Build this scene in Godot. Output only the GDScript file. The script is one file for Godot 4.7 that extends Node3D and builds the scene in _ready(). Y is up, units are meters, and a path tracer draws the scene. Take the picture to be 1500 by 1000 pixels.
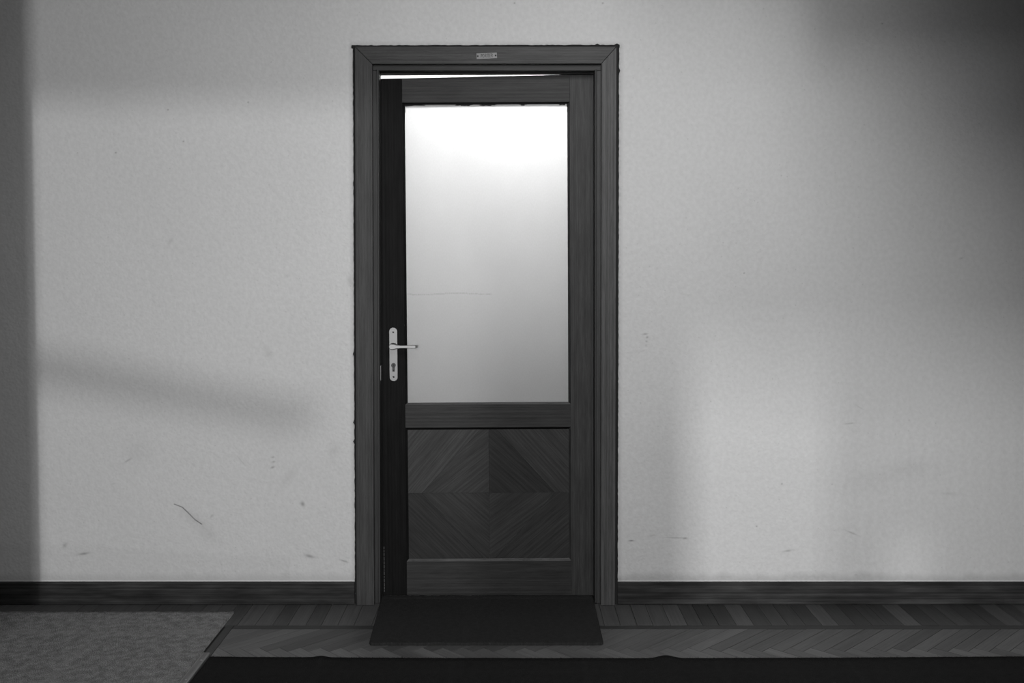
extends Node3D
# A closed office door with a frosted pane in a plastered hall wall, parquet and carpets in front of it.
# x runs along the door wall, y up, z from the wall towards the viewer; the face of the wall is z = 0.

var rng := RandomNumberGenerator.new()
var M := {}
var taken := {}


func _ready() -> void:
	rng.seed = 4711
	make_view_and_light()
	make_materials()
	make_shell()
	make_frame()
	make_door()
	make_floor()
	make_carpets()
	make_name_plate()
	make_far_room()


# ------------------------------------------------------------------ camera, sky, sun, windows, exposure
func make_view_and_light() -> void:
	var cam := Camera3D.new()
	cam.name = "camera"
	add_child(cam)
	cam.position = Vector3(0, 1.3673, 4.05)
	cam.rotation_degrees = Vector3(-2.2, 0, 0)
	cam.set_frustum(0.05 * 1000.0 / 1480.0, Vector2(0, -0.05 * 53.15 / 1480.0), 0.05, 100.0)
	cam.current = true

	var we := WorldEnvironment.new()
	we.name = "environment"
	var e := Environment.new()
	e.background_mode = Environment.BG_COLOR
	e.background_color = Color(0.8, 0.8, 0.8)
	e.background_energy_multiplier = 1.0
	e.tonemap_mode = Environment.TONE_MAPPER_LINEAR
	e.tonemap_exposure = 1.0
	e.sdfgi_enabled = true
	e.ssao_enabled = true
	e.ssil_enabled = true
	we.environment = e
	add_child(we)

	var sun := DirectionalLight3D.new()
	sun.name = "sun"
	sun.light_energy = 0.175
	sun.light_angular_distance = 1.15
	sun.shadow_enabled = true
	add_child(sun)
	sun.look_at_from_position(Vector3.ZERO, Vector3(-0.098, -0.1, -1.0))

	# daylight through the far window, and a low light added for the lower right wall
	area_light("window_daylight", Vector3(-1.01, 1.8, 8.9), Vector2(0.80, 1.76), 16.6)
	area_light("added_low_light", Vector3(2.5, 0.8, 8.9), Vector2(0.16, 0.5), 25.5)
	# light box added above the view to brighten the door wall
	var box := area_light("added_box_light", Vector3(0.4, 2.5, 2.12), Vector2(0.62, 1.12), 3.87)
	box.rotation = Vector3(-atan2(1.0, 0.6), 0, 0)


func area_light(called: String, at: Vector3, size: Vector2, energy: float) -> AreaLight3D:
	var a := AreaLight3D.new()
	a.name = called
	a.area_size = size
	a.light_energy = energy
	a.area_range = 30.0
	a.area_attenuation = 2.0
	a.shadow_enabled = true
	add_child(a, true)
	a.position = at
	return a


# ------------------------------------------------------------------ naming helpers
func numbered(called: String) -> String:
	if not taken.has(called):
		taken[called] = 0
		return called
	taken[called] += 1
	return "%s_%03d" % [called, taken[called]]


func thing(called: String, label: String, category: String) -> Node3D:
	var n := Node3D.new()
	n.name = numbered(called)
	add_child(n, true)
	if label:
		n.set_meta("label", label)
	if category:
		n.set_meta("category", category)
	return n


func structure(called: String, label: String) -> Node3D:
	var n := thing(called, label, "")
	n.set_meta("kind", "structure")
	return n


func put(parent: Node, called: String, mesh: Mesh, mat: Material) -> MeshInstance3D:
	var m := MeshInstance3D.new()
	m.name = called
	m.mesh = mesh
	m.material_override = mat
	parent.add_child(m, true)
	return m


# ------------------------------------------------------------------ mesh helpers
class Builder:
	var st := SurfaceTool.new()
	func _init() -> void:
		st.begin(Mesh.PRIMITIVE_TRIANGLES)
	func v(p: Vector3, n: Vector3, uv: Vector2) -> void:
		st.set_normal(n)
		st.set_uv(uv)
		st.add_vertex(p)
	# a triangle whose front looks along n, with smooth normals given per corner
	func tri(p: Array, n: Array, uv: Array) -> void:
		var g: Vector3 = (p[1] - p[0]).cross(p[2] - p[0])
		var o := [0, 1, 2]
		if g.dot(n[0] + n[1] + n[2]) > 0.0:
			o = [0, 2, 1]
		for i in o:
			v(p[i], n[i], uv[i])
	func quad(a: Vector3, b: Vector3, c: Vector3, d: Vector3, n: Vector3, uv: Array) -> void:
		tri([a, b, c], [n, n, n], [uv[0], uv[1], uv[2]])
		tri([a, c, d], [n, n, n], [uv[0], uv[2], uv[3]])
	func done() -> ArrayMesh:
		return st.commit()


func grain_uv(p: Vector3, dir: Vector2, off: Vector2) -> Vector2:
	var q := Vector2(p.x, p.y)
	var across := Vector2(-dir.y, dir.x)
	return Vector2(q.dot(dir), (q.dot(across) + p.z) * 5.5) + off


# a convex outline in xy, from z0 up to z1, the front edge chamfered by c; the grain runs along dir
func prism(poly: PackedVector2Array, z0: float, z1: float, c: float, dir: Vector2, off := Vector2.ZERO) -> ArrayMesh:
	var b := Builder.new()
	var pts := poly
	if Geometry2D.is_polygon_clockwise(pts):
		pts = pts.duplicate()
		pts.reverse()
	var n := pts.size()
	var inner := PackedVector2Array()
	for i in n:
		var p0 := pts[(i + n - 1) % n]
		var p1 := pts[i]
		var p2 := pts[(i + 1) % n]
		var e0 := (p1 - p0).normalized()
		var e1 := (p2 - p1).normalized()
		var n0 := Vector2(-e0.y, e0.x)
		var n1 := Vector2(-e1.y, e1.x)
		var bis := (n0 + n1)
		var k: float = 1.0 / maxf(0.3, 0.5 * bis.length_squared())
		inner.append(p1 + bis * 0.5 * c * 2.0 * k * 0.5 if c > 0.0 else p1)
	var zc := z1 - c
	var top := []
	for i in n:
		top.append(Vector3(inner[i].x, inner[i].y, z1))
	for i in range(1, n - 1):
		b.tri([top[0], top[i], top[i + 1]], [Vector3.BACK, Vector3.BACK, Vector3.BACK], [grain_uv(top[0], dir, off), grain_uv(top[i], dir, off), grain_uv(top[i + 1], dir, off)])
		var l0 := Vector3(pts[0].x, pts[0].y, z0)
		var l1 := Vector3(pts[i].x, pts[i].y, z0)
		var l2 := Vector3(pts[i + 1].x, pts[i + 1].y, z0)
		b.tri([l0, l1, l2], [Vector3.FORWARD, Vector3.FORWARD, Vector3.FORWARD], [grain_uv(l0, dir, off), grain_uv(l1, dir, off), grain_uv(l2, dir, off)])
	for i in n:
		var j := (i + 1) % n
		var e := (pts[j] - pts[i]).normalized()
		var out := Vector3(e.y, -e.x, 0)
		var a0 := Vector3(pts[i].x, pts[i].y, z0)
		var a1 := Vector3(pts[j].x, pts[j].y, z0)
		var m0 := Vector3(pts[i].x, pts[i].y, zc)
		var m1 := Vector3(pts[j].x, pts[j].y, zc)
		b.quad(a0, a1, m1, m0, out, [grain_uv(a0, dir, off), grain_uv(a1, dir, off), grain_uv(m1, dir, off), grain_uv(m0, dir, off)])
		if c > 0.0:
			var nn := (out + Vector3.BACK).normalized()
			b.quad(m0, m1, top[j], top[i], nn, [grain_uv(m0, dir, off), grain_uv(m1, dir, off), grain_uv(top[j], dir, off), grain_uv(top[i], dir, off)])
	return b.done()


# a nearly convex outline with a bevelled front, faces fanned from its middle line
func slab(poly: PackedVector2Array, z0: float, z1: float, c: float) -> ArrayMesh:
	var b := Builder.new()
	var z := [Vector2.ZERO, Vector2.ZERO, Vector2.ZERO, Vector2.ZERO]
	var ins: PackedVector2Array = PackedVector2Array()
	var n := poly.size()
	for i in n:
		var e := (poly[(i + 1) % n] - poly[(i + n - 1) % n]).normalized()
		ins.append(poly[i] + Vector2(-e.y, e.x) * c)
	for zz in [z0, z1]:
		var ring := ins if zz == z1 else poly
		var idx := Geometry2D.triangulate_polygon(ring)
		var nn := Vector3.BACK if zz == z1 else Vector3.FORWARD
		for k in idx.size() / 3:
			var t := []
			for m in 3:
				var q := ring[idx[k * 3 + m]]
				t.append(Vector3(q.x, q.y, zz))
			b.tri(t, [nn, nn, nn], [z[0], z[0], z[0]])
	for i in n:
		var j := (i + 1) % n
		var e := (poly[j] - poly[i]).normalized()
		var out := Vector3(e.y, -e.x, 0)
		var a0 := Vector3(poly[i].x, poly[i].y, z0)
		var a1 := Vector3(poly[j].x, poly[j].y, z0)
		var m0 := Vector3(poly[i].x, poly[i].y, z1 - c)
		var m1 := Vector3(poly[j].x, poly[j].y, z1 - c)
		b.quad(a0, a1, m1, m0, out, z)
		b.quad(m0, m1, Vector3(ins[j].x, ins[j].y, z1), Vector3(ins[i].x, ins[i].y, z1), (out + Vector3.BACK).normalized(), z)
	return b.done()


func rect(x0: float, y0: float, x1: float, y1: float) -> PackedVector2Array:
	return PackedVector2Array([Vector2(x0, y0), Vector2(x1, y0), Vector2(x1, y1), Vector2(x0, y1)])


func any_off() -> Vector2:
	return Vector2(rng.randf(), rng.randf())


# six-sided block between two quads (a0..a3 front, b0..b3 back, same order)
func block(f: Array, k: Array, dir: Vector2) -> ArrayMesh:
	var b := Builder.new()
	var mid := Vector3.ZERO
	for p in f + k:
		mid += p / 8.0
	var off := any_off()
	var faces := [f, k]
	for i in 4:
		var j := (i + 1) % 4
		faces.append([f[i], f[j], k[j], k[i]])
	for q in faces:
		var n: Vector3 = (q[1] - q[0]).cross(q[2] - q[0])
		if n.length() < 1e-12:
			n = (q[2] - q[0]).cross(q[3] - q[0])
		n = n.normalized()
		if n.dot((q[0] + q[1] + q[2] + q[3]) / 4.0 - mid) < 0.0:
			n = -n
		b.quad(q[0], q[1], q[2], q[3], n, [grain_uv(q[0], dir, off), grain_uv(q[1], dir, off), grain_uv(q[2], dir, off), grain_uv(q[3], dir, off)])
	return b.done()


func add_box(b: Builder, lo: Vector3, hi: Vector3, s := 1.0) -> void:
	for ax in 3:
		for sg in [0, 1]:
			var n := Vector3.ZERO
			n[ax] = 1.0 if sg else -1.0
			var u := (ax + 1) % 3
			var w := (ax + 2) % 3
			var q := []
			for c in [[0, 0], [1, 0], [1, 1], [0, 1]]:
				var p := Vector3.ZERO
				p[ax] = hi[ax] if sg else lo[ax]
				p[u] = hi[u] if c[0] else lo[u]
				p[w] = hi[w] if c[1] else lo[w]
				q.append(p)
			var uv := []
			for p in q:
				uv.append(Vector2(p.x, -p.y) * s if ax == 2 else (Vector2(p.x, p.z) * s if ax == 1 else Vector2(p.z, -p.y) * s))
			b.quad(q[0], q[1], q[2], q[3], n, uv)


# tube of elliptical rings along a path; radii are Vector2(across, up)
func tube(path: Array, radii: Array, sides := 16) -> ArrayMesh:
	var b := Builder.new()
	var rings := []
	var norms := []
	var right := Vector3.ZERO
	for i in path.size():
		var t: Vector3 = (path[mini(i + 1, path.size() - 1)] - path[maxi(i - 1, 0)]).normalized()
		var up := Vector3.UP
		if absf(t.dot(up)) > 0.9:
			up = Vector3.RIGHT
		right = t.cross(up).normalized()
		up = right.cross(t).normalized()
		var r := []
		var nn := []
		for k in sides:
			var a := TAU * k / sides
			r.append(path[i] + right * cos(a) * radii[i].x + up * sin(a) * radii[i].y)
			nn.append((right * cos(a) / maxf(radii[i].x, 1e-5) + up * sin(a) / maxf(radii[i].y, 1e-5)).normalized())
		rings.append(r)
		norms.append(nn)
	for i in path.size() - 1:
		for k in sides:
			var l := (k + 1) % sides
			var z := Vector2.ZERO
			b.tri([rings[i][k], rings[i][l], rings[i + 1][l]], [norms[i][k], norms[i][l], norms[i + 1][l]], [z, z, z])
			b.tri([rings[i][k], rings[i + 1][l], rings[i + 1][k]], [norms[i][k], norms[i + 1][l], norms[i + 1][k]], [z, z, z])
	for end in [0, path.size() - 1]:
		var n: Vector3 = (path[end] - path[1 if end == 0 else end - 1]).normalized()
		for k in sides:
			var l := (k + 1) % sides
			b.tri([path[end], rings[end][k], rings[end][l]], [n, n, n], [Vector2.ZERO, Vector2.ZERO, Vector2.ZERO])
	return b.done()


# ------------------------------------------------------------------ textures
func noise_bytes(w: int, h: int, freq: float, octaves: int, sd: int, kind := FastNoiseLite.TYPE_SIMPLEX_SMOOTH, seamless := false) -> Image:
	var f := FastNoiseLite.new()
	f.seed = sd
	f.noise_type = kind
	f.frequency = freq
	f.fractal_type = FastNoiseLite.FRACTAL_FBM
	f.fractal_octaves = octaves
	var im := f.get_seamless_image(w, h) if seamless else f.get_image(w, h)
	im.convert(Image.FORMAT_L8)
	return im


func to_srgb(l: float) -> int:
	l = clampf(l, 0.0, 1.0)
	var s := l * 12.92 if l < 0.0031308 else 1.055 * pow(l, 1.0 / 2.4) - 0.055
	return int(round(s * 255.0))


func l8(data: PackedByteArray, w: int, h: int) -> ImageTexture:
	return ImageTexture.create_from_image(Image.create_from_data(w, h, false, Image.FORMAT_L8, data))


# sawn oak: u along the grain (1 m), v across (0.25 m); linear mean "base"
func wood_texture(sd: int, base: float, broad: float, fine: float, pores: int, blotch := 0.0) -> ImageTexture:
	var w := 512
	var h := 512
	var a := noise_bytes(12, h, 0.035, 3, sd, FastNoiseLite.TYPE_SIMPLEX_SMOOTH, true)
	a.resize(w, h, Image.INTERPOLATE_CUBIC)
	var f := noise_bytes(40, h, 0.25, 2, sd + 1, FastNoiseLite.TYPE_SIMPLEX_SMOOTH, true)
	f.resize(w, h, Image.INTERPOLATE_CUBIC)
	var g := noise_bytes(64, 64, 0.06, 3, sd + 2, FastNoiseLite.TYPE_SIMPLEX_SMOOTH, true)
	g.resize(w, h, Image.INTERPOLATE_CUBIC)
	var da := a.get_data()
	var df := f.get_data()
	var dg := g.get_data()
	var v := PackedFloat32Array()
	v.resize(w * h)
	for i in w * h:
		v[i] = (1.0 + broad * (da[i] / 127.5 - 1.0) + fine * (df[i] / 127.5 - 1.0)) * (1.0 + blotch * (dg[i] / 127.5 - 1.0))
	var r := RandomNumberGenerator.new()
	r.seed = sd
	for k in pores:
		var x := r.randi_range(0, w - 1)
		var y := r.randi_range(0, h - 1)
		var m := r.randf_range(0.62, 0.85) if r.randf() < 0.8 else 1.25
		for j in r.randi_range(3, 14):
			v[y * w + (x + j) % w] *= m
	var out := PackedByteArray()
	out.resize(w * h)
	for i in w * h:
		out[i] = to_srgb(base * v[i])
	return l8(out, w, h)


func wood(sd: int, base: float, broad: float, fine: float, pores: int, rough: float, blotch := 0.0) -> StandardMaterial3D:
	var m := StandardMaterial3D.new()
	var t := wood_texture(sd, base, broad, fine, pores, blotch)
	m.albedo_texture = t
	m.roughness = rough
	m.metallic_specular = 0.3
	m.heightmap_enabled = true
	m.heightmap_texture = t
	m.heightmap_scale = 0.06
	return m


func plain(lin: float, rough: float, metal := 0.0) -> StandardMaterial3D:
	var m := StandardMaterial3D.new()
	m.albedo_color = Color(lin, lin, lin).linear_to_srgb()
	m.roughness = rough
	m.metallic = metal
	return m


func toned(m: StandardMaterial3D, k: float) -> StandardMaterial3D:
	var c: StandardMaterial3D = m.duplicate()
	c.albedo_color = Color(k, k, k).linear_to_srgb()
	return c


func make_materials() -> void:
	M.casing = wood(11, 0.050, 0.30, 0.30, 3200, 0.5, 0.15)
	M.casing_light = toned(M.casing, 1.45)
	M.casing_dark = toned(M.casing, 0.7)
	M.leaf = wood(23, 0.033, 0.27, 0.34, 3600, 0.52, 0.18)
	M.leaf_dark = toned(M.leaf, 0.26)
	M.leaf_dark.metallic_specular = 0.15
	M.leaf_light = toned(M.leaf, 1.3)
	M.bead_highlight = toned(M.leaf, 2.3)  # paler leaf wood, a painted highlight for the bottom mouldings
	M.fleck = plain(0.10, 0.8)
	M.veneer = []
	for k in [1.2, 0.76, 1.0, 1.08, 1.38, 1.12, 0.76, 1.0]:
		M.veneer.append(toned(M.leaf, k))
	M.skirting = wood(37, 0.032, 0.55, 0.35, 2200, 0.6, 0.5)
	var pq := wood(51, 0.092, 0.16, 0.16, 1500, 0.42, 0.10)
	M.parquet = []
	for k in [0.62, 0.74, 0.86, 0.96, 1.08, 1.26]:
		M.parquet.append(toned(pq, k))
	M.border = []
	for k in [0.38, 0.42, 0.47, 0.51, 0.58, 0.82]:
		M.border.append(toned(pq, k))
	M.fillet = toned(pq, 0.33)
	M.gap = plain(0.012, 0.95)
	M.steel = plain(0.55, 0.38, 1.0)
	M.plate_metal = plain(0.22, 0.45, 0.8)
	M.plate_bright = plain(0.24, 0.42, 0.85)
	M.dark_metal = plain(0.03, 0.5, 0.6)
	M.sign_metal = plain(0.15, 0.5, 0.4)
	M.cylinder = plain(0.05, 0.45, 0.7)
	M.strip = wood(61, 0.16, 0.3, 0.25, 900, 0.4, 0.3)
	M.white = plain(0.45, 0.8)
	M.hall = plain(0.15, 0.9)

	# plaster
	var w := 2048
	var h := 1365
	M.plaster = StandardMaterial3D.new()
	M.plaster.roughness = 0.88
	M.plaster.metallic_specular = 0.25
	M.plaster.albedo_texture = plaster_texture(w, h)
	M.plaster.uv1_scale = Vector3(1.0 / 4.4, 1.0 / (4.4 * h / w), 1)
	M.plaster.uv1_offset = Vector3(0.5, 0.0, 0)
	M.plaster.heightmap_enabled = true
	M.plaster.heightmap_scale = 0.24
	M.plaster.heightmap_texture = plaster_relief(w, h)

	# glass: ripple-cast frosted pane
	M.glass = StandardMaterial3D.new()
	var gi := noise_bytes(512, 512, 0.012, 4, 77, FastNoiseLite.TYPE_SIMPLEX_SMOOTH, true)
	var gd := gi.get_data()
	var gf := noise_bytes(512, 512, 0.2, 2, 78, FastNoiseLite.TYPE_SIMPLEX_SMOOTH, true).get_data()
	var go := PackedByteArray()
	go.resize(512 * 512)
	for i in 512 * 512:
		go[i] = to_srgb(0.29 * (1.0 + 0.015 * (gd[i] / 127.5 - 1.0) + 0.03 * (gf[i] / 127.5 - 1.0)))
	# a faint dotted scratch across the left half of the pane
	for x in range(0, 270):
		var y := 322 + int(2.0 * sin(x * 0.03))
		if gf[(y * 512 + x * 7) % (512 * 512)] > 96:
			for d in 3:
				go[(y + d) * 512 + x] = int(go[(y + d) * 512 + x] * (0.90 if d == 1 else 0.95))
	M.glass.albedo_texture = l8(go, 512, 512)
	M.glass.roughness = 0.38
	M.glass.heightmap_enabled = true
	M.glass.heightmap_texture = ImageTexture.create_from_image(gi)
	M.glass.heightmap_scale = 0.05
	M.glass.backlight_enabled = true
	M.glass.backlight = Color(1, 1, 1)

	# carpets
	M.felt = pile(91, 0.265, 0.16, 0.6, 0.9)
	M.runner = pile(92, 0.022, 0.05, 0.35, 0.6)
	M.mat = pile(93, 0.029, 0.06, 0.25, 0.25)


func pile(sd: int, base: float, cloud: float, fleck: float, relief: float) -> StandardMaterial3D:
	var n := 1024
	var c := noise_bytes(n, n, 0.014, 3, sd, FastNoiseLite.TYPE_SIMPLEX_SMOOTH, true).get_data()
	var fi := noise_bytes(n, n, 0.10, 3, sd + 1, FastNoiseLite.TYPE_SIMPLEX_SMOOTH, true)
	var f := fi.get_data()
	var o := PackedByteArray()
	o.resize(n * n)
	for i in n * n:
		o[i] = to_srgb(base * (1.0 + cloud * 2.0 * (c[i] / 127.5 - 1.0)) * (1.0 + fleck * (f[i] / 127.5 - 1.0)))
	var m := StandardMaterial3D.new()
	m.albedo_texture = l8(o, n, n)
	m.roughness = 1.0
	m.metallic_specular = 0.1
	m.heightmap_enabled = true
	m.heightmap_texture = ImageTexture.create_from_image(fi)
	m.heightmap_scale = relief
	return m


# stains, scuffs and pits of the wall: a place in metres, as the marks sit on it
func plaster_texture(w: int, h: int) -> ImageTexture:
	var k := w / 4.4
	var cloud := noise_bytes(w, h, 0.0035, 3, 5).get_data()
	var fine := noise_bytes(w, h, 0.09, 3, 6).get_data()
	var edge := noise_bytes(w, 1, 0.02, 4, 7).get_data()
	var mul := PackedFloat32Array()
	mul.resize(w * h)
	for i in w * h:
		mul[i] = 1.0 + 0.02 * (cloud[i] / 127.5 - 1.0) + 0.055 * (fine[i] / 127.5 - 1.0)
	# grime that the mop left above the skirting
	for px in w:
		var x := px / k - 2.2
		var hi := 0.137 + 0.010 * (edge[px] / 127.5 - 1.0)
		var tide := 0.215 + 0.03 * sin(x * 2.1) + 0.012 * (edge[(px * 3) % w] / 127.5 - 1.0)
		for py in range(int((2.93 - 0.34) * 0.0) + int(h - 0.34 * k), h):
			var y := (h - py) / k
			var i := py * w + px
			if y < hi and y > 0.093:
				var t := smoothstep(0.0, 1.0, clampf((hi - y) / 0.035, 0.0, 1.0))
				mul[i] *= 1.0 - (0.22 if x > 0.0 else 0.14) * t * (0.55 + 0.45 * fine[i] / 127.5)
			if y <= 0.097:
				mul[i] *= 1.25
			if x < -0.9 and y < tide:
				mul[i] *= 0.955
			elif x < -0.9 and y < tide + 0.012:
				mul[i] *= 0.975
	# darker rim where hands and brushes met the door frame
	for py in range(int(h - 2.3 * k), h):
		for px in range(int(1.52 * k), int(2.68 * k)):
			var x := px / k - 2.2
			var y := (h - py) / k
			var d := minf(maxf(-0.632 - x, -10.0) if x < -0.2 else maxf(x - 0.424, -10.0), 10.0)
			if y > 2.242:
				d = Vector2(maxf(d, 0.0), y - 2.242).length()
			if d >= -0.01 and d < 0.022:
				var i := py * w + px
				mul[i] *= 1.0 - 0.22 * clampf(1.0 - d / 0.022, 0.0, 1.0) * (fine[i] / 127.5)
	var r := RandomNumberGenerator.new()
	r.seed = 99
	# pits and specks
	for n in 1500:
		var cx := r.randf_range(0, w)
		var cy := r.randf_range(0, h)
		dab(mul, w, h, cx, cy, r.randf_range(0.7, 1.3), r.randf_range(0.7, 1.1), r.randf() * PI, r.randf_range(0.1, 0.34))
	for p in [[-1.37, 1.99], [-1.31, 1.865], [-1.58, 1.82], [1.47, 2.33], [0.93, 1.34], [1.09, 0.49], [0.99, 0.317], [-1.05, 2.02], [0.36, 2.41], [0.01, 2.41]]:
		dab(mul, w, h, (p[0] + 2.2) * k, h - p[1] * k, 2.0, 1.6, 0.3, 0.45)
	# x, y (m), half length, half width (mm), slant, strength
	for s in [
		[-1.283, 0.345, 95, 30, -0.72, 0.07], [-1.225, 0.28, 60, 26, -0.6, 0.05], [-1.215, 0.358, 12, 6, 0.9, 0.18],
		[-0.965, 0.598, 8, 4, 0.1, 0.22], [-0.962, 0.580, 9, 4, 0.2, 0.22], [-0.966, 0.557, 10, 5, 0.4, 0.28], [-0.846, 0.408, 9, 12, 0.5, 0.34],
		[-1.735, 0.205, 30, 6, 0.15, 0.3], [-1.81, 0.24, 14, 9, 0.9, 0.2], [-0.82, 0.195, 26, 8, -0.25, 0.28], [-0.68, 0.175, 20, 4, -0.3, 0.3],
		[-1.55, 0.585, 20, 4, 0.5, 0.2], [-1.365, 1.47, 22, 8, 1.1, 0.10], [-1.61, 0.49, 12, 4, 0.2, 0.12], [-1.09, 0.58, 34, 3, -0.85, 0.12],
		[0.535, 1.096, 14, 4, 0.1, 0.24], [0.543, 1.083, 6, 5, 0.4, 0.3], [0.540, 1.066, 5, 5, 0.3, 0.22], [0.538, 1.05, 6, 6, 0.3, 0.12],
		[0.482, 0.258, 14, 3, 0.05, 0.5], [0.66, 0.27, 52, 3, -0.03, 0.22], [0.70, 0.268, 10, 5, 0.1, 0.26], [1.117, 0.217, 24, 5, 0.15, 0.24], [0.57, 0.28, 20, 4, 0.15, 0.14],
		[1.375, 0.29, 30, 4, -0.4, 0.2], [1.36, 0.735, 26, 4, 0.1, 0.18], [1.76, 0.45, 44, 8, 0.0, 0.08], [1.40, 0.8, 22, 3, -0.5, 0.1], [1.8, 1.4, 12, 4, 0.2, 0.14],
		[-0.65, 1.31, 14, 30, 0.2, 0.12], [-0.9, 1.33, 18, 10, 0.4, 0.06], [-0.98, 1.02, 18, 30, 0.5, 0.07], [-0.9, 0.52, 60, 22, 0.9, 0.06], [-0.72, 0.62, 40, 26, 1.2, 0.06],
		[1.6, 0.55, 120, 40, 0.1, 0.05], [0.6, 0.62, 90, 200, 0.0, 0.03], [1.45, 0.5, 160, 60, 0.0, 0.035], [-1.5, 0.62, 70, 60, 0.3, 0.04],
	]:
		dab(mul, w, h, (s[0] + 2.2) * k, h - s[1] * k, s[2] * 0.001 * k, s[3] * 0.001 * k, s[4], minf(0.6, s[5] * 1.4))
	# the long curved scratch left of the door
	var way := [Vector2(-1.366, 0.408), Vector2(-1.333, 0.395), Vector2(-1.309, 0.372), Vector2(-1.282, 0.344), Vector2(-1.254, 0.325)]
	for n in way.size() - 1:
		for t in 60:
			var p: Vector2 = way[n].lerp(way[n + 1], t / 60.0)
			dab(mul, w, h, (p.x + 2.2) * k, h - p.y * k, 1.2, 0.9, 0.0, 0.14 + 0.18 * r.randf() * (1.0 if n else 0.5))
	var o := PackedByteArray()
	o.resize(w * h)
	for i in w * h:
		o[i] = to_srgb(0.60 * mul[i])
	return l8(o, w, h)


func dab(a: PackedFloat32Array, w: int, h: int, cx: float, cy: float, rx: float, ry: float, slant: float, depth: float) -> void:
	var r := int(ceil(maxf(rx, ry) * 1.5))
	var ca := cos(slant)
	var sa := sin(slant)
	for y in range(maxi(0, int(cy) - r), mini(h, int(cy) + r + 1)):
		for x in range(maxi(0, int(cx) - r), mini(w, int(cx) + r + 1)):
			var dx := x + 0.5 - cx
			var dy := -(y + 0.5 - cy)
			var u := (dx * ca + dy * sa) / rx
			var v := (-dx * sa + dy * ca) / ry
			var d := u * u + v * v
			if d < 2.2:
				a[y * w + x] *= 1.0 - depth * exp(-d * 1.6)


func plaster_relief(w: int, h: int) -> ImageTexture:
	var a := noise_bytes(w, h, 0.16, 2, 15).get_data()
	var b := noise_bytes(w, h, 0.03, 3, 16).get_data()
	var o := PackedByteArray()
	o.resize(w * h)
	for i in w * h:
		o[i] = (a[i] * 3 + b[i] * 5) >> 3
	return l8(o, w, h)


# ------------------------------------------------------------------ room shell
func shell_part(called: String, label: String, boxes: Array, mat: Material) -> void:
	var b := Builder.new()
	for q in boxes:
		add_box(b, q[0], q[1])
	var m := put(self, called, b.done(), mat)
	m.set_meta("kind", "structure")
	m.set_meta("label", label)


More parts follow.
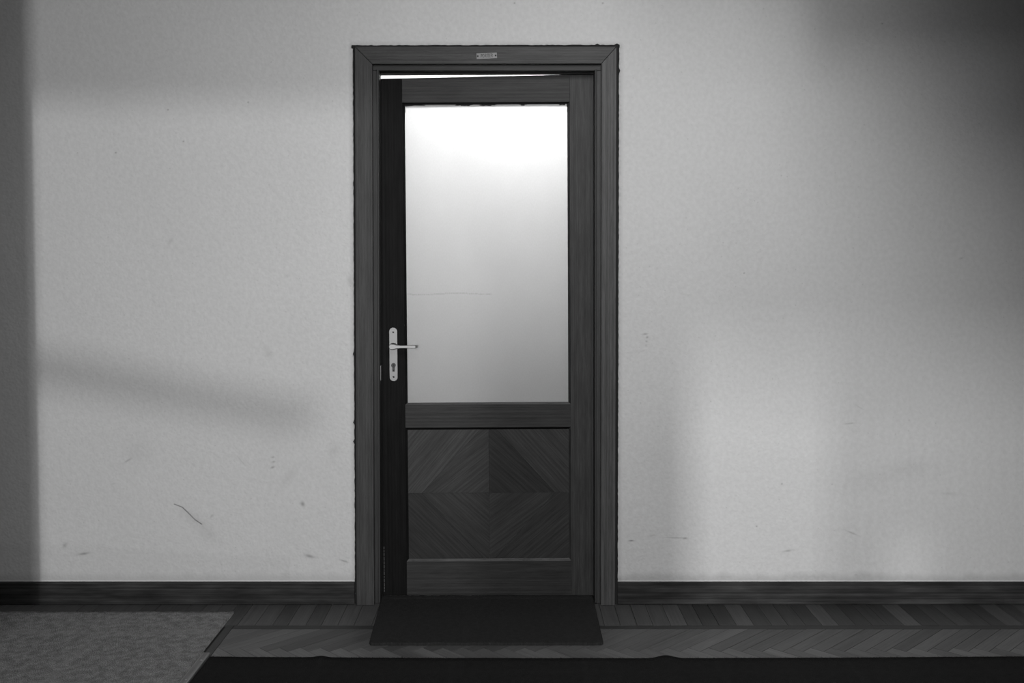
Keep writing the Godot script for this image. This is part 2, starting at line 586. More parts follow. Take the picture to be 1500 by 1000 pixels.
func make_shell() -> void:
	shell_part("wall_back", "pale rough plastered wall with scuffs around the wooden door", [
		[Vector3(-4.6, -0.05, -0.2), Vector3(-0.568, 5.0, 0)], [Vector3(0.37, -0.05, -0.2), Vector3(4.6, 5.0, 0)], [Vector3(-0.568, 2.185, -0.2), Vector3(0.37, 5.0, 0)]], M.plaster)
	shell_part("wall_left", "end wall of the hall to the left, out of view", [[Vector3(-4.8, -0.05, -0.2), Vector3(-4.6, 5.0, 9.4)]], M.hall)
	shell_part("wall_right", "end wall of the hall to the right, out of view", [[Vector3(4.6, -0.05, -0.2), Vector3(4.8, 5.0, 9.4)]], M.hall)
	shell_part("ceiling", "high ceiling of the hall, out of view", [[Vector3(-4.8, 5.0, -0.2), Vector3(4.8, 5.2, 9.4)]], M.hall)
	# the far wall behind the viewer: a tall window and a slot for the added low light
	shell_part("wall_front", "far wall behind the viewer with a tall window, out of view", [
		[Vector3(-4.6, -0.05, 9.0), Vector3(-1.3, 5.0, 9.2)], [Vector3(-1.3, -0.05, 9.0), Vector3(0.78, 0.9, 9.2)], [Vector3(-1.3, 2.94, 9.0), Vector3(0.78, 5.0, 9.2)],
		[Vector3(0.78, -0.05, 9.0), Vector3(2.4, 5.0, 9.2)], [Vector3(2.4, -0.05, 9.0), Vector3(2.6, 0.4, 9.2)], [Vector3(2.4, 1.2, 9.0), Vector3(2.6, 5.0, 9.2)], [Vector3(2.6, -0.05, 9.0), Vector3(4.6, 5.0, 9.2)]], M.hall)
	var win := structure("window_1", "tall window at the far end of the hall with an added sloping bar, out of view")
	put(win, "shadow_bar", prism(PackedVector2Array([Vector2(-1.3, 1.855), Vector2(0.02, 1.605), Vector2(0.16, 1.71), Vector2(-1.3, 1.995)]), 9.05, 9.09, 0.0, Vector2.RIGHT), M.casing)  # bar added in the window to cast the slanted shadow
	# sloping screen added behind the viewer to shape the light, with a low opening
	var screen := structure("shade_screen", "added sloping screen behind the viewer that shades the wall, out of view")
	var outline := PackedVector2Array([Vector2(-0.53, 5.0), Vector2(0.604, 0.88), Vector2(4.6, 0.88), Vector2(4.6, 5.0)])
	put(screen, "side", prism(outline, 4.6, 4.75, 0.0, Vector2.RIGHT), M.hall)
	put(screen, "side", prism(PackedVector2Array([Vector2(0.45, 0.0), Vector2(1.64, 0.0), Vector2(1.64, 0.88), Vector2(0.604, 0.88), Vector2(0.45, 0.85)]), 4.6, 4.75, 0.0, Vector2.RIGHT), M.hall)
	put(screen, "light_fin", prism(rect(2.20, 0.0, 2.22, 2.0), 7.9, 8.95, 0.0, Vector2.UP), M.hall)  # added fin that keeps the low light off the left wall
	var bx := 1.925
	while bx < 3.2:
		put(screen, "dimming_slat", prism(rect(bx, 0.0, bx + 0.0078, 0.88), 4.62, 4.64, 0.0, Vector2.UP), M.hall)  # fine slats added to dim the low light
		bx += 0.0259
	# sloping board added out of view to darken the upper right of the wall
	shell_shade_board()
	var blocker := structure("added_blocker", "added square block that shades the left end of the wall, out of view")
	put(blocker, "shade_block", prism(rect(-2.13, 0.0, -1.832, 5.0), 0.8, 1.1, 0.004, Vector2.UP), M.hall)  # added out of view to cut the light at the far left
	var added_box := structure("added_light_2", "added light box that brightens the door wall, out of view")
	var bxm := put(added_box, "housing", prism(rect(-0.325, -0.575, 0.325, 0.575), 0.01, 0.10, 0.004, Vector2.RIGHT), M.hall)  # casing for the added light above the view
	var glow := plain(0.8, 0.6)
	glow.emission_enabled = true
	glow.emission = Color.WHITE
	glow.emission_energy_multiplier = 0.05
	put(added_box, "added_diffuser", prism(rect(-0.31, -0.56, 0.31, 0.56), 0.002, 0.0098, 0.0, Vector2.RIGHT), glow)
	added_box.position = Vector3(0.4, 2.5, 2.12)
	added_box.rotation = Vector3(-atan2(1.0, 0.6), 0, 0)
	for side in [[-2.6, -0.636, "baseboard_left", "worn dark wooden skirting board left of the door"], [0.427, 4.6, "baseboard_right", "worn dark wooden skirting board right of the door"]]:
		var x0: float = side[0]
		if side[2] == "baseboard_left":
			x0 = -4.6
		var n := structure(side[2], side[3])
		put(n, "board", prism(rect(x0, 0.003, side[1], 0.0915), 0.0, 0.016, 0.003, Vector2.RIGHT, any_off()), M.skirting)


func shell_shade_board() -> void:
	var n := structure("shade_board", "added sloping board that shades the upper right, out of view")
	put(n, "shade_panel", prism(PackedVector2Array([Vector2(0.18, 5.0), Vector2(0.86, 2.1), Vector2(4.6, 2.1), Vector2(4.6, 5.0)]), 1.38, 1.40, 0.0, Vector2.RIGHT), M.hall)


# ------------------------------------------------------------------ door frame
func make_frame() -> void:
	var f := structure("trim_1", "dark-stained oak door frame with mitred corners around the glazed door")
	f.set_meta("category", "door frame")
	var V := func(a, b): return Vector2(a, b)
	# casing: three mitred boards
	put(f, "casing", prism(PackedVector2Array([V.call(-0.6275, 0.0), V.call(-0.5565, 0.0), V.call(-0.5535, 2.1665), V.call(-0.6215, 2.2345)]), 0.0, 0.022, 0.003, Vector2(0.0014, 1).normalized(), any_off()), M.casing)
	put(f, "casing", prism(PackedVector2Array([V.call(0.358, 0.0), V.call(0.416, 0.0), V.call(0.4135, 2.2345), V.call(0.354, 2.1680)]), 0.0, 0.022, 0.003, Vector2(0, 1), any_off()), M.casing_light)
	put(f, "casing", prism(PackedVector2Array([V.call(-0.6212, 2.2350), V.call(-0.5530, 2.1670), V.call(0.3535, 2.1685), V.call(0.4130, 2.2350)]), 0.0, 0.0215, 0.003, Vector2(1, 0), any_off()), M.casing)
	# dark filler strip between casing and plaster
	put(f, "filler_strip", ragged(Vector2(-0.6360, 0.0), Vector2(-0.6310, 2.243), 0.013, 0.009), M.gap)
	put(f, "filler_strip", ragged(Vector2(0.4165, 0.0), Vector2(0.4135, 2.243), 0.012, 0.009), M.gap)
	put(f, "filler_strip", ragged(Vector2(-0.636, 2.233), Vector2(0.427, 2.235), 0.0105, 0.009), M.gap)
	# inner stop with a rounded bead, and the lining behind it
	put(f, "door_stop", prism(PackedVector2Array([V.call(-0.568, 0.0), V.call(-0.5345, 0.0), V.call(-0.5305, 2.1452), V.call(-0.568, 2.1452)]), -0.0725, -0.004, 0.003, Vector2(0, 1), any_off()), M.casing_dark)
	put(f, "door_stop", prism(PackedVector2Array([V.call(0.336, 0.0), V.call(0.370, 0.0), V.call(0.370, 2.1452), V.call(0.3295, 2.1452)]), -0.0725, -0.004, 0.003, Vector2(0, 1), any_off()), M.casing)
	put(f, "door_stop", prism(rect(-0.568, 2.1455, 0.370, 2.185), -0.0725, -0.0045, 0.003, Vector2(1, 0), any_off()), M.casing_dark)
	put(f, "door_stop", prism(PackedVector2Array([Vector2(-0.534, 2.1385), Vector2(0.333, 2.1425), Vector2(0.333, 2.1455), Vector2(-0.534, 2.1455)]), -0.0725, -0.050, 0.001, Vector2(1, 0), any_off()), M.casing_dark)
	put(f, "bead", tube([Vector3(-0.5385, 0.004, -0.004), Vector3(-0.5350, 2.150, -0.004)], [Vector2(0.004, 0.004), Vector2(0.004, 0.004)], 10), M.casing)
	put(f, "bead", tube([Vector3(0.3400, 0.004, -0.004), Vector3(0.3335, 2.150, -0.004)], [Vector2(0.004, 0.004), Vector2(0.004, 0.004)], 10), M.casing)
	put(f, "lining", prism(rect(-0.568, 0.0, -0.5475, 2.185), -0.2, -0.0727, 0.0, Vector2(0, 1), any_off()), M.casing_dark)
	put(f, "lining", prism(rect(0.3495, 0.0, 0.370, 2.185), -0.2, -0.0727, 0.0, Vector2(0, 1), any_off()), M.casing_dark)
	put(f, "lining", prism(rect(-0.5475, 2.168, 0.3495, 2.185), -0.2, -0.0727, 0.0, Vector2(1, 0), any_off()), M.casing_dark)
	put(f, "strike_plate", prism(rect(-0.5343, 0.905, -0.5318, 0.965), -0.060, -0.030, 0.0005, Vector2(0, 1)), M.steel)


# an uneven bead of old filler from a to b, w wide, d proud
func ragged(a: Vector2, b: Vector2, w: float, d: float) -> ArrayMesh:
	var bl := Builder.new()
	var dir := (b - a).normalized()
	var side := Vector2(dir.y, -dir.x) if absf(dir.y) > absf(dir.x) else Vector2(0, 1)
	var n := int((b - a).length() / 0.011)
	var prev := []
	for i in n + 1:
		var c := a.lerp(b, float(i) / n)
		var lo := -0.0015 * rng.randf()
		var hi := w + 0.0020 * (rng.randf() - 0.6) + (0.005 if rng.randf() < 0.015 else 0.0)
		if absf(dir.y) > absf(dir.x) and a.x < 0.0:
			var t := lo
			lo = -(hi - w)
			hi = w + t
		var p := c + side * lo
		var q := c + side * hi
		var dd := d * rng.randf_range(0.8, 1.1)
		var ring := [Vector3(p.x, p.y, 0.0), Vector3(p.x, p.y, dd * 0.7), Vector3((p.x + q.x) / 2, (p.y + q.y) / 2, dd), Vector3(q.x, q.y, dd * 0.7), Vector3(q.x, q.y, 0.0)]
		if prev:
			var ns := [Vector3(-side.x, -side.y, 0.2), Vector3(0, 0, 1), Vector3(0, 0, 1), Vector3(side.x, side.y, 0.2)]
			for k in 4:
				var z := Vector2.ZERO
				bl.quad(prev[k], ring[k], ring[k + 1], prev[k + 1], ns[k].normalized(), [z, z, z, z])
		prev = ring
	return bl.done()


# ------------------------------------------------------------------ door leaf
func make_door() -> void:
	var d := structure("door_1", "dark oak door with a tall frosted pane above a diamond-matched veneer panel")
	d.set_meta("category", "door")
	var hinge := Vector3(0.34, 1.0, 0)
	var turn := Transform3D(Basis(Vector3.BACK, deg_to_rad(0.33)), hinge) * Transform3D(Basis(), -hinge)
	d.transform = turn
	var z0 := -0.115
	var z1 := -0.075
	var xl := -0.4395
	var xr := 0.2400
	var up := Vector2(0, 1)
	var al := Vector2(1, 0)
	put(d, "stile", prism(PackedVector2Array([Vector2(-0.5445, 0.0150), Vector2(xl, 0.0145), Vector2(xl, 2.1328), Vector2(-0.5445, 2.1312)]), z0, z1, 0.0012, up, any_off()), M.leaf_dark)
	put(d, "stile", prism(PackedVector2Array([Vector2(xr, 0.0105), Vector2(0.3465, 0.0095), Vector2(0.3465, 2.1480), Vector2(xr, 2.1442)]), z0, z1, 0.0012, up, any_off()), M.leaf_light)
	put(d, "rail", prism(PackedVector2Array([Vector2(xl, 2.0350), Vector2(xr, 2.0350), Vector2(xr, 2.1440), Vector2(xl, 2.1330)]), z0, z1 - 0.0003, 0.0012, al, any_off()), M.leaf)
	put(d, "rail", prism(rect(xl, 0.7095, xr, 0.8040), z0, z1 - 0.0003, 0.0015, al, any_off()), M.leaf)
	put(d, "rail", prism(PackedVector2Array([Vector2(xl, 0.0145), Vector2(xr, 0.0105), Vector2(xr, 0.1550), Vector2(xl, 0.1550)]), z0, z1 - 0.0003, 0.0012, al, any_off()), M.leaf)
	# pane with its beads
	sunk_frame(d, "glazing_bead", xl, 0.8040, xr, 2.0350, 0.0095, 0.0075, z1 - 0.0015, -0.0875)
	var b := Builder.new()
	add_box(b, Vector3(-0.434, 0.808, -0.0925), Vector3(0.236, 2.031, -0.0885))
	var pane := put(d, "frosted_pane", pane_mesh(-0.434, 0.808, 0.236, 2.031, -0.0925, -0.0885), M.glass)
	pane.set_meta("label", "tall frosted glass pane lit from behind")
	# old putty on the pane's edges
	var pt := Builder.new()
	for s in [[-0.41, 0.05], [-0.2, 0.022], [-0.188, 0.016], [-0.17, 0.012], [-0.1, 0.03], [-0.085, 0.02], [0.05, 0.015], [0.21, 0.012]]:
		lump(pt, Vector3(s[0], 2.0265, -0.0875), Vector3(s[1], 0.004, 0.002))
	lump(pt, Vector3(0.2315, 2.012, -0.0875), Vector3(0.003, 0.016, 0.002))
	lump(pt, Vector3(-0.4305, 2.0, -0.0875), Vector3(0.002, 0.03, 0.002))
	var putty := put(d, "putty", pt.done(), M.gap)
	putty.set_meta("kind", "stuff")
	# veneer panel
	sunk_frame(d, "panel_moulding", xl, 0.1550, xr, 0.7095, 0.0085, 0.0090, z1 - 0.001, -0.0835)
	var c := Vector2(-0.0975, 0.4370)
	var field := rect(-0.4325, 0.163, 0.233, 0.7025)
	var R := c + Vector2(0.272, 0)
	var L := c - Vector2(0.278, 0)
	var T := c + Vector2(0, 0.300)
	var B := c - Vector2(0, 0.296)
	var far := 1.0
	var deg := func(a): return Vector2.from_angle(deg_to_rad(a))
	var quads := [
		[[c, T, L], deg.call(38), 0], [[c, R, T], deg.call(-42), 1], [[c, L, B], deg.call(-42), 2], [[c, B, R], deg.call(36), 3],
		[[L, T, T + Vector2(0, far), L + Vector2(-far, 0) + Vector2(0, far), L + Vector2(-far, 0)], deg.call(50), 4],
		[[T, R, R + Vector2(far, 0), R + Vector2(far, far), T + Vector2(0, far)], deg.call(-48), 5],
		[[B, L, L + Vector2(-far, 0), L + Vector2(-far, -far), B + Vector2(0, -far)], deg.call(-45), 6],
		[[R, B, B + Vector2(0, -far), R + Vector2(far, -far), R + Vector2(far, 0)], deg.call(40), 7],
	]
	for q in quads:
		for p in Geometry2D.intersect_polygons(PackedVector2Array(q[0]), field):
			for s in Geometry2D.offset_polygon(p, -0.0002):
				put(d, "veneer_piece", prism(s, -0.1, -0.0852 + 0.0002 * (q[2] % 3), 0.0002, q[1], any_off()), M.veneer[q[2]])
	# pale flecks painted in for light leaking between leaf and stop
	var fl := Builder.new()
	var fy := 0.03
	while fy < 0.21:
		var fh := rng.randf_range(0.004, 0.016)
		add_box(fl, Vector3(-0.5335, fy, -0.0752), Vector3(-0.5312, fy + fh, -0.0746))
		fy += fh + rng.randf_range(0.002, 0.005)
	var flecks := put(d, "light_leak_flecks", fl.done(), M.fleck)
	flecks.set_meta("kind", "stuff")
	make_handle(d)


func pane_mesh(x0: float, y0: float, x1: float, y1: float, z0: float, z1: float) -> ArrayMesh:
	var b := Builder.new()
	var uv := [Vector2(0, 1), Vector2(1, 1), Vector2(1, 0), Vector2(0, 0)]
	var f := [Vector3(x0, y0, z1), Vector3(x1, y0, z1), Vector3(x1, y1, z1), Vector3(x0, y1, z1)]
	b.quad(f[0], f[1], f[2], f[3], Vector3.BACK, uv)
	return b.done()


func lump(b: Builder, c: Vector3, r: Vector3) -> void:
	var n := 14
	var off := rng.randf() * 10.0
	for i in n:
		var a0 := TAU * i / n
		var a1 := TAU * (i + 1) / n
		var k0 := 1.0 + 0.35 * sin(a0 * 3.0 + off) + 0.2 * sin(a0 * 5.0 + off * 2.0)
		var k1 := 1.0 + 0.35 * sin(a1 * 3.0 + off) + 0.2 * sin(a1 * 5.0 + off * 2.0)
		var p0 := c + Vector3(cos(a0) * r.x * k0, sin(a0) * r.y * k0, -r.z * 0.5)
		var p1 := c + Vector3(cos(a1) * r.x * k1, sin(a1) * r.y * k1, -r.z * 0.5)
		var m := c + Vector3(0, 0, r.z)
		b.tri([m, p0, p1], [Vector3.BACK, Vector3.BACK, Vector3.BACK], [Vector2.ZERO, Vector2.ZERO, Vector2.ZERO])


# four mitred mouldings that slope from the rails down to a pane or panel
func sunk_frame(d: Node3D, called: String, x0: float, y0: float, x1: float, y1: float, wx: float, wy: float, zo: float, zi: float) -> void:
	var o := [Vector2(x0, y0), Vector2(x1, y0), Vector2(x1, y1), Vector2(x0, y1)]
	var i := [Vector2(x0 + wx, y0 + wy), Vector2(x1 - wx, y0 + wy), Vector2(x1 - wx, y1 - wy), Vector2(x0 + wx, y1 - wy)]
	for k in 4:
		var l := (k + 1) % 4
		var f := [Vector3(o[k].x, o[k].y, zo), Vector3(o[l].x, o[l].y, zo), Vector3(i[l].x, i[l].y, zi), Vector3(i[k].x, i[k].y, zi)]
		var bk := [Vector3(o[k].x, o[k].y, -0.1), Vector3(o[l].x, o[l].y, -0.1), Vector3(i[l].x, i[l].y, -0.1), Vector3(i[k].x, i[k].y, -0.1)]
		put(d, called, block(f, bk, Vector2(1, 0) if k % 2 == 0 else Vector2(0, 1)), [M.bead_highlight, M.leaf, M.leaf_dark, M.leaf_dark][k])  # bottom moulding painted as catching light, top and left as shaded


func make_handle(d: Node3D) -> void:
	var c := Vector2(-0.4850, 1.0125)
	var pill := PackedVector2Array()
	for k in 13:
		pill.append(c + Vector2(0, 0.0935) + Vector2.from_angle(PI * k / 12.0) * 0.0165)
	for k in 13:
		pill.append(c - Vector2(0, 0.0935) + Vector2.from_angle(PI + PI * k / 12.0) * 0.0165)
	var p := put(d, "handle_plate", prism(pill, -0.0751, -0.0712, 0.0012, Vector2(0, 1)), M.plate_metal)
	p.set_meta("label", "long brushed metal door handle plate with rounded ends")
	var zf := -0.0712
	# lever: a flat strap that starts left of its neck, runs right and returns to the door
	var y := 1.0465
	var zl := zf + 0.040
	var strap := PackedVector2Array()
	for q in [[-0.4985, 0.0], [-0.4972, -0.0075], [-0.4930, -0.0110], [-0.4850, -0.0116], [-0.4760, -0.0102], [-0.4660, -0.0080], [-0.4500, -0.0068], [-0.4250, -0.0066], [-0.4050, -0.0074], [-0.3950, -0.0078], [-0.3895, -0.0056],
		[-0.3880, 0.0000], [-0.3895, 0.0056], [-0.3950, 0.0070], [-0.4050, 0.0064], [-0.4250, 0.0058], [-0.4500, 0.0064], [-0.4660, 0.0080], [-0.4760, 0.0102], [-0.4850, 0.0116], [-0.4930, 0.0110], [-0.4972, 0.0075]]:
		strap.append(Vector2(q[0], q[1] + y))
	put(p, "lever", slab(strap, zl - 0.004, zl + 0.003, 0.0022), M.plate_bright)
	put(p, "lever_tip", tube([Vector3(-0.3975, y, zl - 0.001), Vector3(-0.3905, y + 0.0004, zl - 0.006), Vector3(-0.3868, y + 0.0010, zl - 0.014), Vector3(-0.3860, y + 0.0018, zl - 0.024), Vector3(-0.3860, y + 0.0020, zl - 0.028)],
		[Vector2(0.0036, 0.0060), Vector2(0.0046, 0.0064), Vector2(0.0046, 0.0064), Vector2(0.0044, 0.0060), Vector2(0.0030, 0.0042)], 20), M.steel)
	put(p, "lever_neck", tube([Vector3(-0.485, y, zf - 0.001), Vector3(-0.485, y, zl)], [Vector2(0.0090, 0.0090), Vector2(0.0085, 0.0085)], 18), M.steel)
	put(p, "collar", tube([Vector3(-0.485, y, zf - 0.0005), Vector3(-0.485, y, zf + 0.004), Vector3(-0.485, y, zf + 0.005)], [Vector2(0.0155, 0.0135), Vector2(0.0155, 0.0135), Vector2(0.0125, 0.0115)], 20), M.dark_metal)
	for sy in [0.0905, -0.0925]:
		put(p, "screw", tube([Vector3(c.x, c.y + sy, zf - 0.0002), Vector3(c.x, c.y + sy, zf + 0.0006), Vector3(c.x, c.y + sy, zf + 0.0008)], [Vector2(0.0036, 0.0036), Vector2(0.0036, 0.0036), Vector2(0.0026, 0.0026)], 14), M.dark_metal)
	put(p, "lock_cylinder", tube([Vector3(c.x, 0.9680, zf - 0.0002), Vector3(c.x, 0.9680, zf + 0.0028), Vector3(c.x, 0.9680, zf + 0.0034)], [Vector2(0.0090, 0.0090), Vector2(0.0090, 0.0090), Vector2(0.0078, 0.0078)], 20), M.cylinder)
	put(p, "lock_cylinder", prism(rect(c.x - 0.0048, 0.942, c.x + 0.0052, 0.9605), zf - 0.0002, zf + 0.0028, 0.0008, Vector2(0, 1)), M.cylinder)
	put(p, "keyhole", prism(rect(c.x - 0.0011, 0.9635, c.x + 0.0011, 0.9725), zf + 0.003, zf + 0.0037, 0.0, Vector2(0, 1)), M.gap)
	put(p, "keyhole", prism(rect(c.x - 0.0022, 0.9435, c.x + 0.0022, 0.9490), zf + 0.0026, zf + 0.0031, 0.0, Vector2(0, 1)), M.gap)


# ------------------------------------------------------------------ parquet
func lay(floor_: Node3D, called: String, poly: PackedVector2Array, dir: Vector2, mat: Material, lift := 0.0) -> void:
	for s in Geometry2D.offset_polygon(poly, -0.0007):
		if s.size() < 3:
			continue
		var m := put(floor_, called, prism(s, -0.012, lift, 0.0006, dir, any_off()), mat)
		m.rotation_degrees = Vector3(-90, 0, 0)


func make_floor() -> void:
	# outlines are drawn in (x, -z) and laid flat
	var f := structure("floor", "worn oak parquet, herringbone with a plank border along the door wall")
	var b := Builder.new()
	add_box(b, Vector3(-4.8, -0.15, -0.2), Vector3(4.8, -0.006, 9.4))
	put(f, "subfloor", b.done(), M.gap)
	# border planks square to the wall
	var x := -4.6 + 0.013
	while x < 4.6:
		var w := rng.randf_range(0.058, 0.069)
		if x + w > -2.45 and x < 2.75:
			var tone: int = [0, 1, 1, 2, 2, 3, 3, 4, 4, 5][rng.randi_range(0, 9)]
			lay(f, "plank", rect(x, -0.2475, x + w, 0.2), Vector2(0, 1), M.border[tone] if x > 0.55 else M.parquet[[0, 1, 1, 2, 2][rng.randi_range(0, 4)]], rng.randf_range(-0.0004, 0.0002))
		x += w
	lay(f, "border_fillet", rect(-1.0585, -0.2865, 3.2, -0.2480), Vector2(1, 0), M.fillet)
	lay(f, "border_fillet", rect(-1.0885, -1.9, -1.0590, -0.2480), Vector2(0, 1), M.fillet)
	# herringbone
	var a := Vector2(1, 1) / sqrt(2.0)
	var c := Vector2(1, -1) / sqrt(2.0)
	var w := 0.0518
	var n := 7
	var field := rect(-1.0587, -1.15, 2.75, -0.2868)
	var origin := Vector2(-1.2, -0.4735)
	for k in range(-8, 62):
		for kind in 2:
			var p0: Vector2
			var pp: PackedVector2Array
			if kind == 0:
				p0 = origin + (a + c) * (k * w)
				pp = PackedVector2Array([p0, p0 + a * (n * w), p0 + a * (n * w) + c * w, p0 + c * w])
			else:
				p0 = origin + a * (k * w) + c * ((k + 1) * w)
				pp = PackedVector2Array([p0, p0 + a * w, p0 + a * w + c * (n * w), p0 + c * (n * w)])
			for s in Geometry2D.intersect_polygons(pp, field):
				var tone: int = [0, 1, 1, 2, 2, 3, 3, 3, 4][rng.randi_range(0, 8)] if kind == 0 else [2, 3, 4, 4, 5, 5, 5][rng.randi_range(0, 6)]  # row tones set apart to paint in the sheen of the grain
				lay(f, "plank", s, a if kind == 0 else c, M.parquet[tone], rng.randf_range(-0.0003, 0.0003))


# ------------------------------------------------------------------ mats
# a soft sheet: outline x0..x1, z0..z1, thickness t, gentle folds and a frayed edge
func sheet(x0: float, z0: float, x1: float, z1: float, t: float, nx: int, nz: int, height: Callable, shift: Callable, uvs: float) -> ArrayMesh:
	var st := SurfaceTool.new()
	st.begin(Mesh.PRIMITIVE_TRIANGLES)
	var at := func(i: int, j: int) -> Vector3:
		var u := clampf(float(i - 1) / (nx - 2), 0.0, 1.0)
		var v := clampf(float(j - 1) / (nz - 2), 0.0, 1.0)
		var s: Vector2 = shift.call(u, v)
		var p := Vector3(lerpf(x0, x1, u) + s.x, 0, lerpf(z0, z1, v) + s.y)
		var low: float = height.call(u, v)
		var rim := i == 0 or j == 0 or i == nx or j == nz
		p.y = low - 0.001 if rim else t + low
		return p
	for j in nz:
		for i in nx:
			var q := [at.call(i, j), at.call(i + 1, j), at.call(i + 1, j + 1), at.call(i, j + 1)]
			for k in [0, 1, 2, 0, 2, 3]:
				st.set_smooth_group(0)
				st.set_uv(Vector2(q[k].x, q[k].z) * uvs)
				st.add_vertex(q[k])
	st.index()
	st.generate_normals()
	return st.commit()


func fuzz(a: Vector3, b: Vector3, out: Vector3, count: int, len_: float) -> ArrayMesh:
	var bl := Builder.new()
	for i in count:
		var p := a.lerp(b, rng.randf()) + Vector3(0, rng.randf_range(-0.003, 0.001), 0)
		var tip := p + out * len_ * rng.randf_range(0.3, 1.0) + Vector3(rng.randf_range(-0.4, 0.4), rng.randf_range(-0.1, 0.5), rng.randf_range(-0.4, 0.4)) * len_
		var side := (tip - p).cross(Vector3.UP).normalized() * 0.0005
		bl.tri([p - side, p + side, tip], [Vector3.UP, Vector3.UP, Vector3.UP], [Vector2.ZERO, Vector2.ZERO, Vector2.ZERO])
	return bl.done()


func make_carpets() -> void:
	var wob := FastNoiseLite.new()
	wob.seed = 8
	wob.frequency = 2.0
	var flat := func(_u, _v): return Vector2.ZERO

	# black runner along the bottom of the view
	var r := thing("carpet_runner", "long black pile carpet runner lying across the parquet in front of the door", "carpet")
	var rh := func(u: float, v: float) -> float:
		var x := lerpf(-1.055, 3.4, u)
		var f := exp(-pow((x - 0.535 - v * 0.10) / 0.035, 2.0)) * exp(-v * 4.0) * 0.010
		f += exp(-pow((x + 0.665 - v * 0.05) / 0.022, 2.0)) * exp(-v * 9.0) * 0.006
		return f + 0.0008 * wob.get_noise_2d(x * 3.0, v * 8.0)
	var rs := func(u: float, v: float) -> Vector2:
		var x := lerpf(-1.055, 3.4, u)
		var bow := 0.016 * (1.0 - pow((x - 0.3) / 1.5, 2.0)) if absf(x - 0.3) < 1.6 else 0.0
		return Vector2(0, (0.570 - 0.57 + bow + 0.0012 * wob.get_noise_2d(x * 40.0, 3.0)) * (1.0 - v))
	put(r, "pile", sheet(-1.055, 0.571, 3.4, 1.85, 0.007, 700, 40, rh, rs, 2.2), M.runner)
	var fr := Builder.new()
	var fz := put(r, "fringe", runner_fringe(rs), M.runner)
	fz.set_meta("kind", "stuff")

	# grey felt carpet on the left
	var g := thing("felt_carpet", "grey flecked felt carpet lying on the floor left of the door", "carpet")
	var gh := func(u: float, v: float) -> float: return 0.0008 * wob.get_noise_2d(u * 12.0, v * 12.0)
	put(g, "felt", sheet(-3.6, 0.1085, -1.0965, 1.9, 0.006, 120, 90, gh, flat, 1.6), M.felt)

	# metal threshold strip with screws between the carpets
	var t := thing("threshold_strip", "narrow worn metal threshold strip with screws between grey and black carpets", "threshold strip")
	var strip := put(t, "strip", prism(PackedVector2Array([Vector2(-1.0935, -1.9), Vector2(-1.0580, -1.9), Vector2(-1.0640, -0.5385), Vector2(-1.0900, -0.5385)]), 0.0, 0.0085, 0.003, Vector2(0, 1), any_off()), M.strip)
	strip.rotation_degrees.x = -90
	var ridge := put(t, "ridge", tube([Vector3(-1.0865, 0.0085, 0.540), Vector3(-1.0865, 0.0085, 1.9)], [Vector2(0.0022, 0.0016), Vector2(0.0022, 0.0016)], 8), M.strip)
	ridge.position = Vector3.ZERO
	for z in [0.610, 0.776, 0.95, 1.12]:
		put(t, "screw", tube([Vector3(-1.073, 0.0082, z), Vector3(-1.073, 0.0092, z), Vector3(-1.073, 0.0096, z)], [Vector2(0.0045, 0.0045), Vector2(0.0045, 0.0045), Vector2(0.003, 0.003)], 14), M.steel)

	# doormat on the sill
	var m := thing("doormat", "thin dark rubber-backed doormat lying in the doorway before the door", "doormat")
	var mh := func(u: float, v: float) -> float:
		var f := 0.0025 * maxf(0.0, wob.get_noise_2d(u * 6.0, v * 1.5)) * smoothstep(0.5, 1.0, v)
		return f + 0.0006 * wob.get_noise_2d(u * 9.0, v * 7.0) + (0.002 if v < 0.06 else 0.0)
	var ms := func(u: float, v: float) -> Vector2:
		var k := Vector2.ZERO
		var x := lerpf(-0.526, 0.331, u)
		# rounded front corners, a slightly wandering front edge
		var rr := 0.014
		var du := minf(x + 0.526, 0.331 - x)
		if du < rr:
			k.y = -(rr - sqrt(maxf(0.0, rr * rr - pow(rr - du, 2.0)))) * v
		k.y += 0.003 * wob.get_noise_2d(u * 5.0, 9.0) * v
		k.x = lerpf(-0.0095, 0.010, v) * (1.0 - u) + lerpf(0.0015, -0.0005, v) * u
		return k
	put(m, "rug", sheet(-0.526, -0.069, 0.331, 0.4525, 0.010, 200, 120, mh, ms, 2.6), M.mat)


func runner_fringe(rs: Callable) -> ArrayMesh:
	var bl := Builder.new()
	for i in 9000:
		var u := rng.randf()
		var x := lerpf(-1.055, 3.4, u)
		if x > 2.5:
			continue
		var s: Vector2 = rs.call(u, 0.0)
		var p := Vector3(x, rng.randf_range(0.001, 0.0075), 0.572 + s.y)
		var l := rng.randf_range(0.002, 0.006) if rng.randf() < 0.97 else 0.011
		var tip := p + Vector3(rng.randf_range(-0.5, 0.5), rng.randf_range(-0.2, 0.5), -1.0) * l
		bl.tri([p - Vector3(0.0007, 0, 0), p + Vector3(0.0007, 0, 0), tip], [Vector3.UP, Vector3.UP, Vector3.UP], [Vector2.ZERO, Vector2.ZERO, Vector2.ZERO])
	return bl.done()


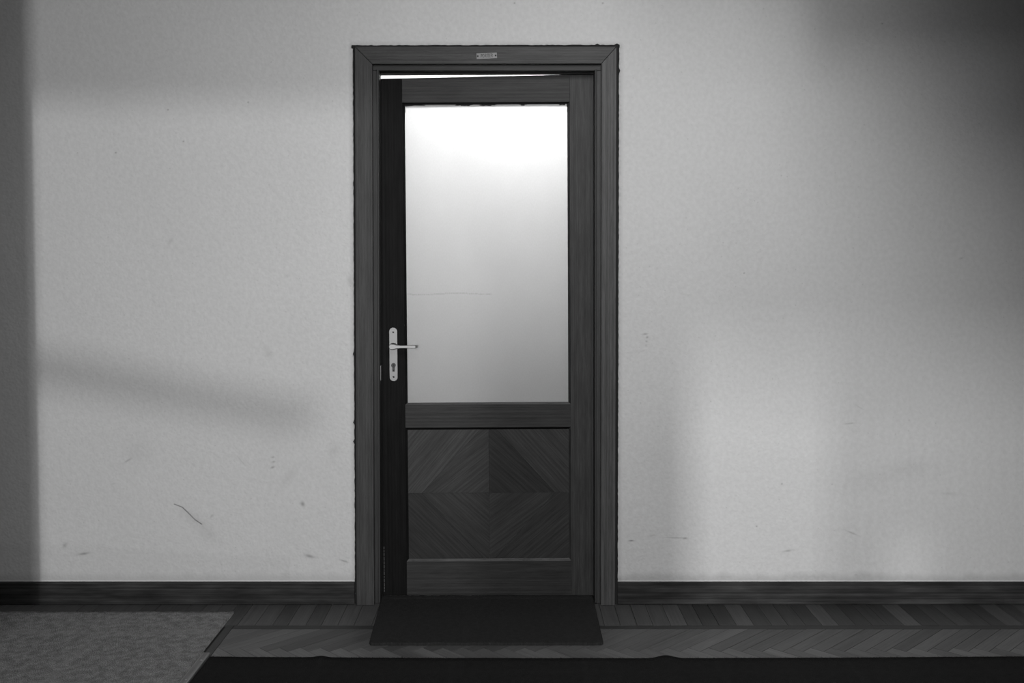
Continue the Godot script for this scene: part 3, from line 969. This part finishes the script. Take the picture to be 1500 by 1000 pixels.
# ------------------------------------------------------------------ name plate on the casing
func make_name_plate() -> void:
	var n := thing("name_plate", "tiny metal name plate reading PORTIER screwed onto the casing above the door", "sign")
	n.position = Vector3(-0.0998, 2.1982, 0.0215)
	n.rotation.z = deg_to_rad(2.6)
	put(n, "plate", prism(rect(-0.0405, -0.0112, 0.0405, 0.0112), 0.0, 0.0022, 0.0006, Vector2(1, 0)), M.sign_metal)
	var word := TextMesh.new()
	var fnt := SystemFont.new()
	fnt.font_names = PackedStringArray(["Droid Sans"])
	word.font = fnt
	word.text = "PORTIER"
	word.font_size = 16
	word.pixel_size = 0.00118
	word.depth = 0.0006
	var t := put(n, "lettering", word, M.gap)
	t.scale = Vector3(0.66, 1.0, 1.0)
	t.position = Vector3(0.000, 0.0, 0.0024)
	for s in [-1, 1]:
		put(n, "screw", tube([Vector3(s * 0.0355, 0, 0.002), Vector3(s * 0.0355, 0, 0.0030), Vector3(s * 0.0355, 0, 0.0033)], [Vector2(0.0034, 0.0034), Vector2(0.0034, 0.0034), Vector2(0.002, 0.002)], 12), M.dark_metal)


# ------------------------------------------------------------------ the lit room behind the pane
func make_far_room() -> void:
	shell_part("wall_rear", "white wall of the lit room behind the frosted pane", [[Vector3(-1.6, -0.05, -2.0), Vector3(1.4, 2.8, -1.8)]], M.white)
	shell_part("wall_rear_left", "white side wall of the room behind the frosted pane", [[Vector3(-1.6, -0.05, -1.8), Vector3(-1.4, 2.8, -0.2)]], M.white)
	shell_part("wall_rear_right", "white side wall of the room behind the frosted pane, right", [[Vector3(1.2, -0.05, -1.8), Vector3(1.4, 2.8, -0.2)]], M.white)
	shell_part("ceiling_rear", "white ceiling of the room behind the frosted pane", [[Vector3(-1.6, 2.8, -2.0), Vector3(1.4, 3.0, -0.2)]], M.white)
	shell_part("floor_rear", "floor of the room behind the frosted pane", [[Vector3(-1.6, -0.15, -2.0), Vector3(1.4, 0.0, -0.2)]], M.hall)
	var shade_shape := structure("added_shape_3", "added block for the dim shape behind the right half of the frosted pane")
	put(shade_shape, "pane_blocker", prism(PackedVector2Array([Vector2(-0.12, 0.0), Vector2(0.42, 0.0), Vector2(0.42, 0.98), Vector2(0.14, 1.22), Vector2(-0.12, 1.02)]), -0.7, -0.34, 0.01, Vector2.UP), M.white)  # unseen block added to darken the lower right of the pane
	var at := Vector3(0.0, 2.37, -0.60)
	var l := thing("ceiling_lamp", "round opal lamp glowing behind the top of the frosted pane", "lamp")
	l.position = at
	var s := SphereMesh.new()
	s.radius = 0.1
	s.height = 0.2
	var opal := plain(0.8, 0.5)
	opal.emission_enabled = true
	opal.emission = Color.WHITE
	opal.emission_energy_multiplier = 1.5
	put(l, "globe", s, opal)
	put(l, "rod", tube([Vector3(0, 0.09, 0), Vector3(0, 0.55, 0)], [Vector2(0.008, 0.008), Vector2(0.008, 0.008)], 10), M.dark_metal)
	var o := OmniLight3D.new()
	o.name = "lamp_light"
	o.light_energy = 4.05
	o.light_size = 0.09
	o.omni_range = 12.0
	o.omni_attenuation = 2.0
	o.shadow_enabled = true
	l.add_child(o)
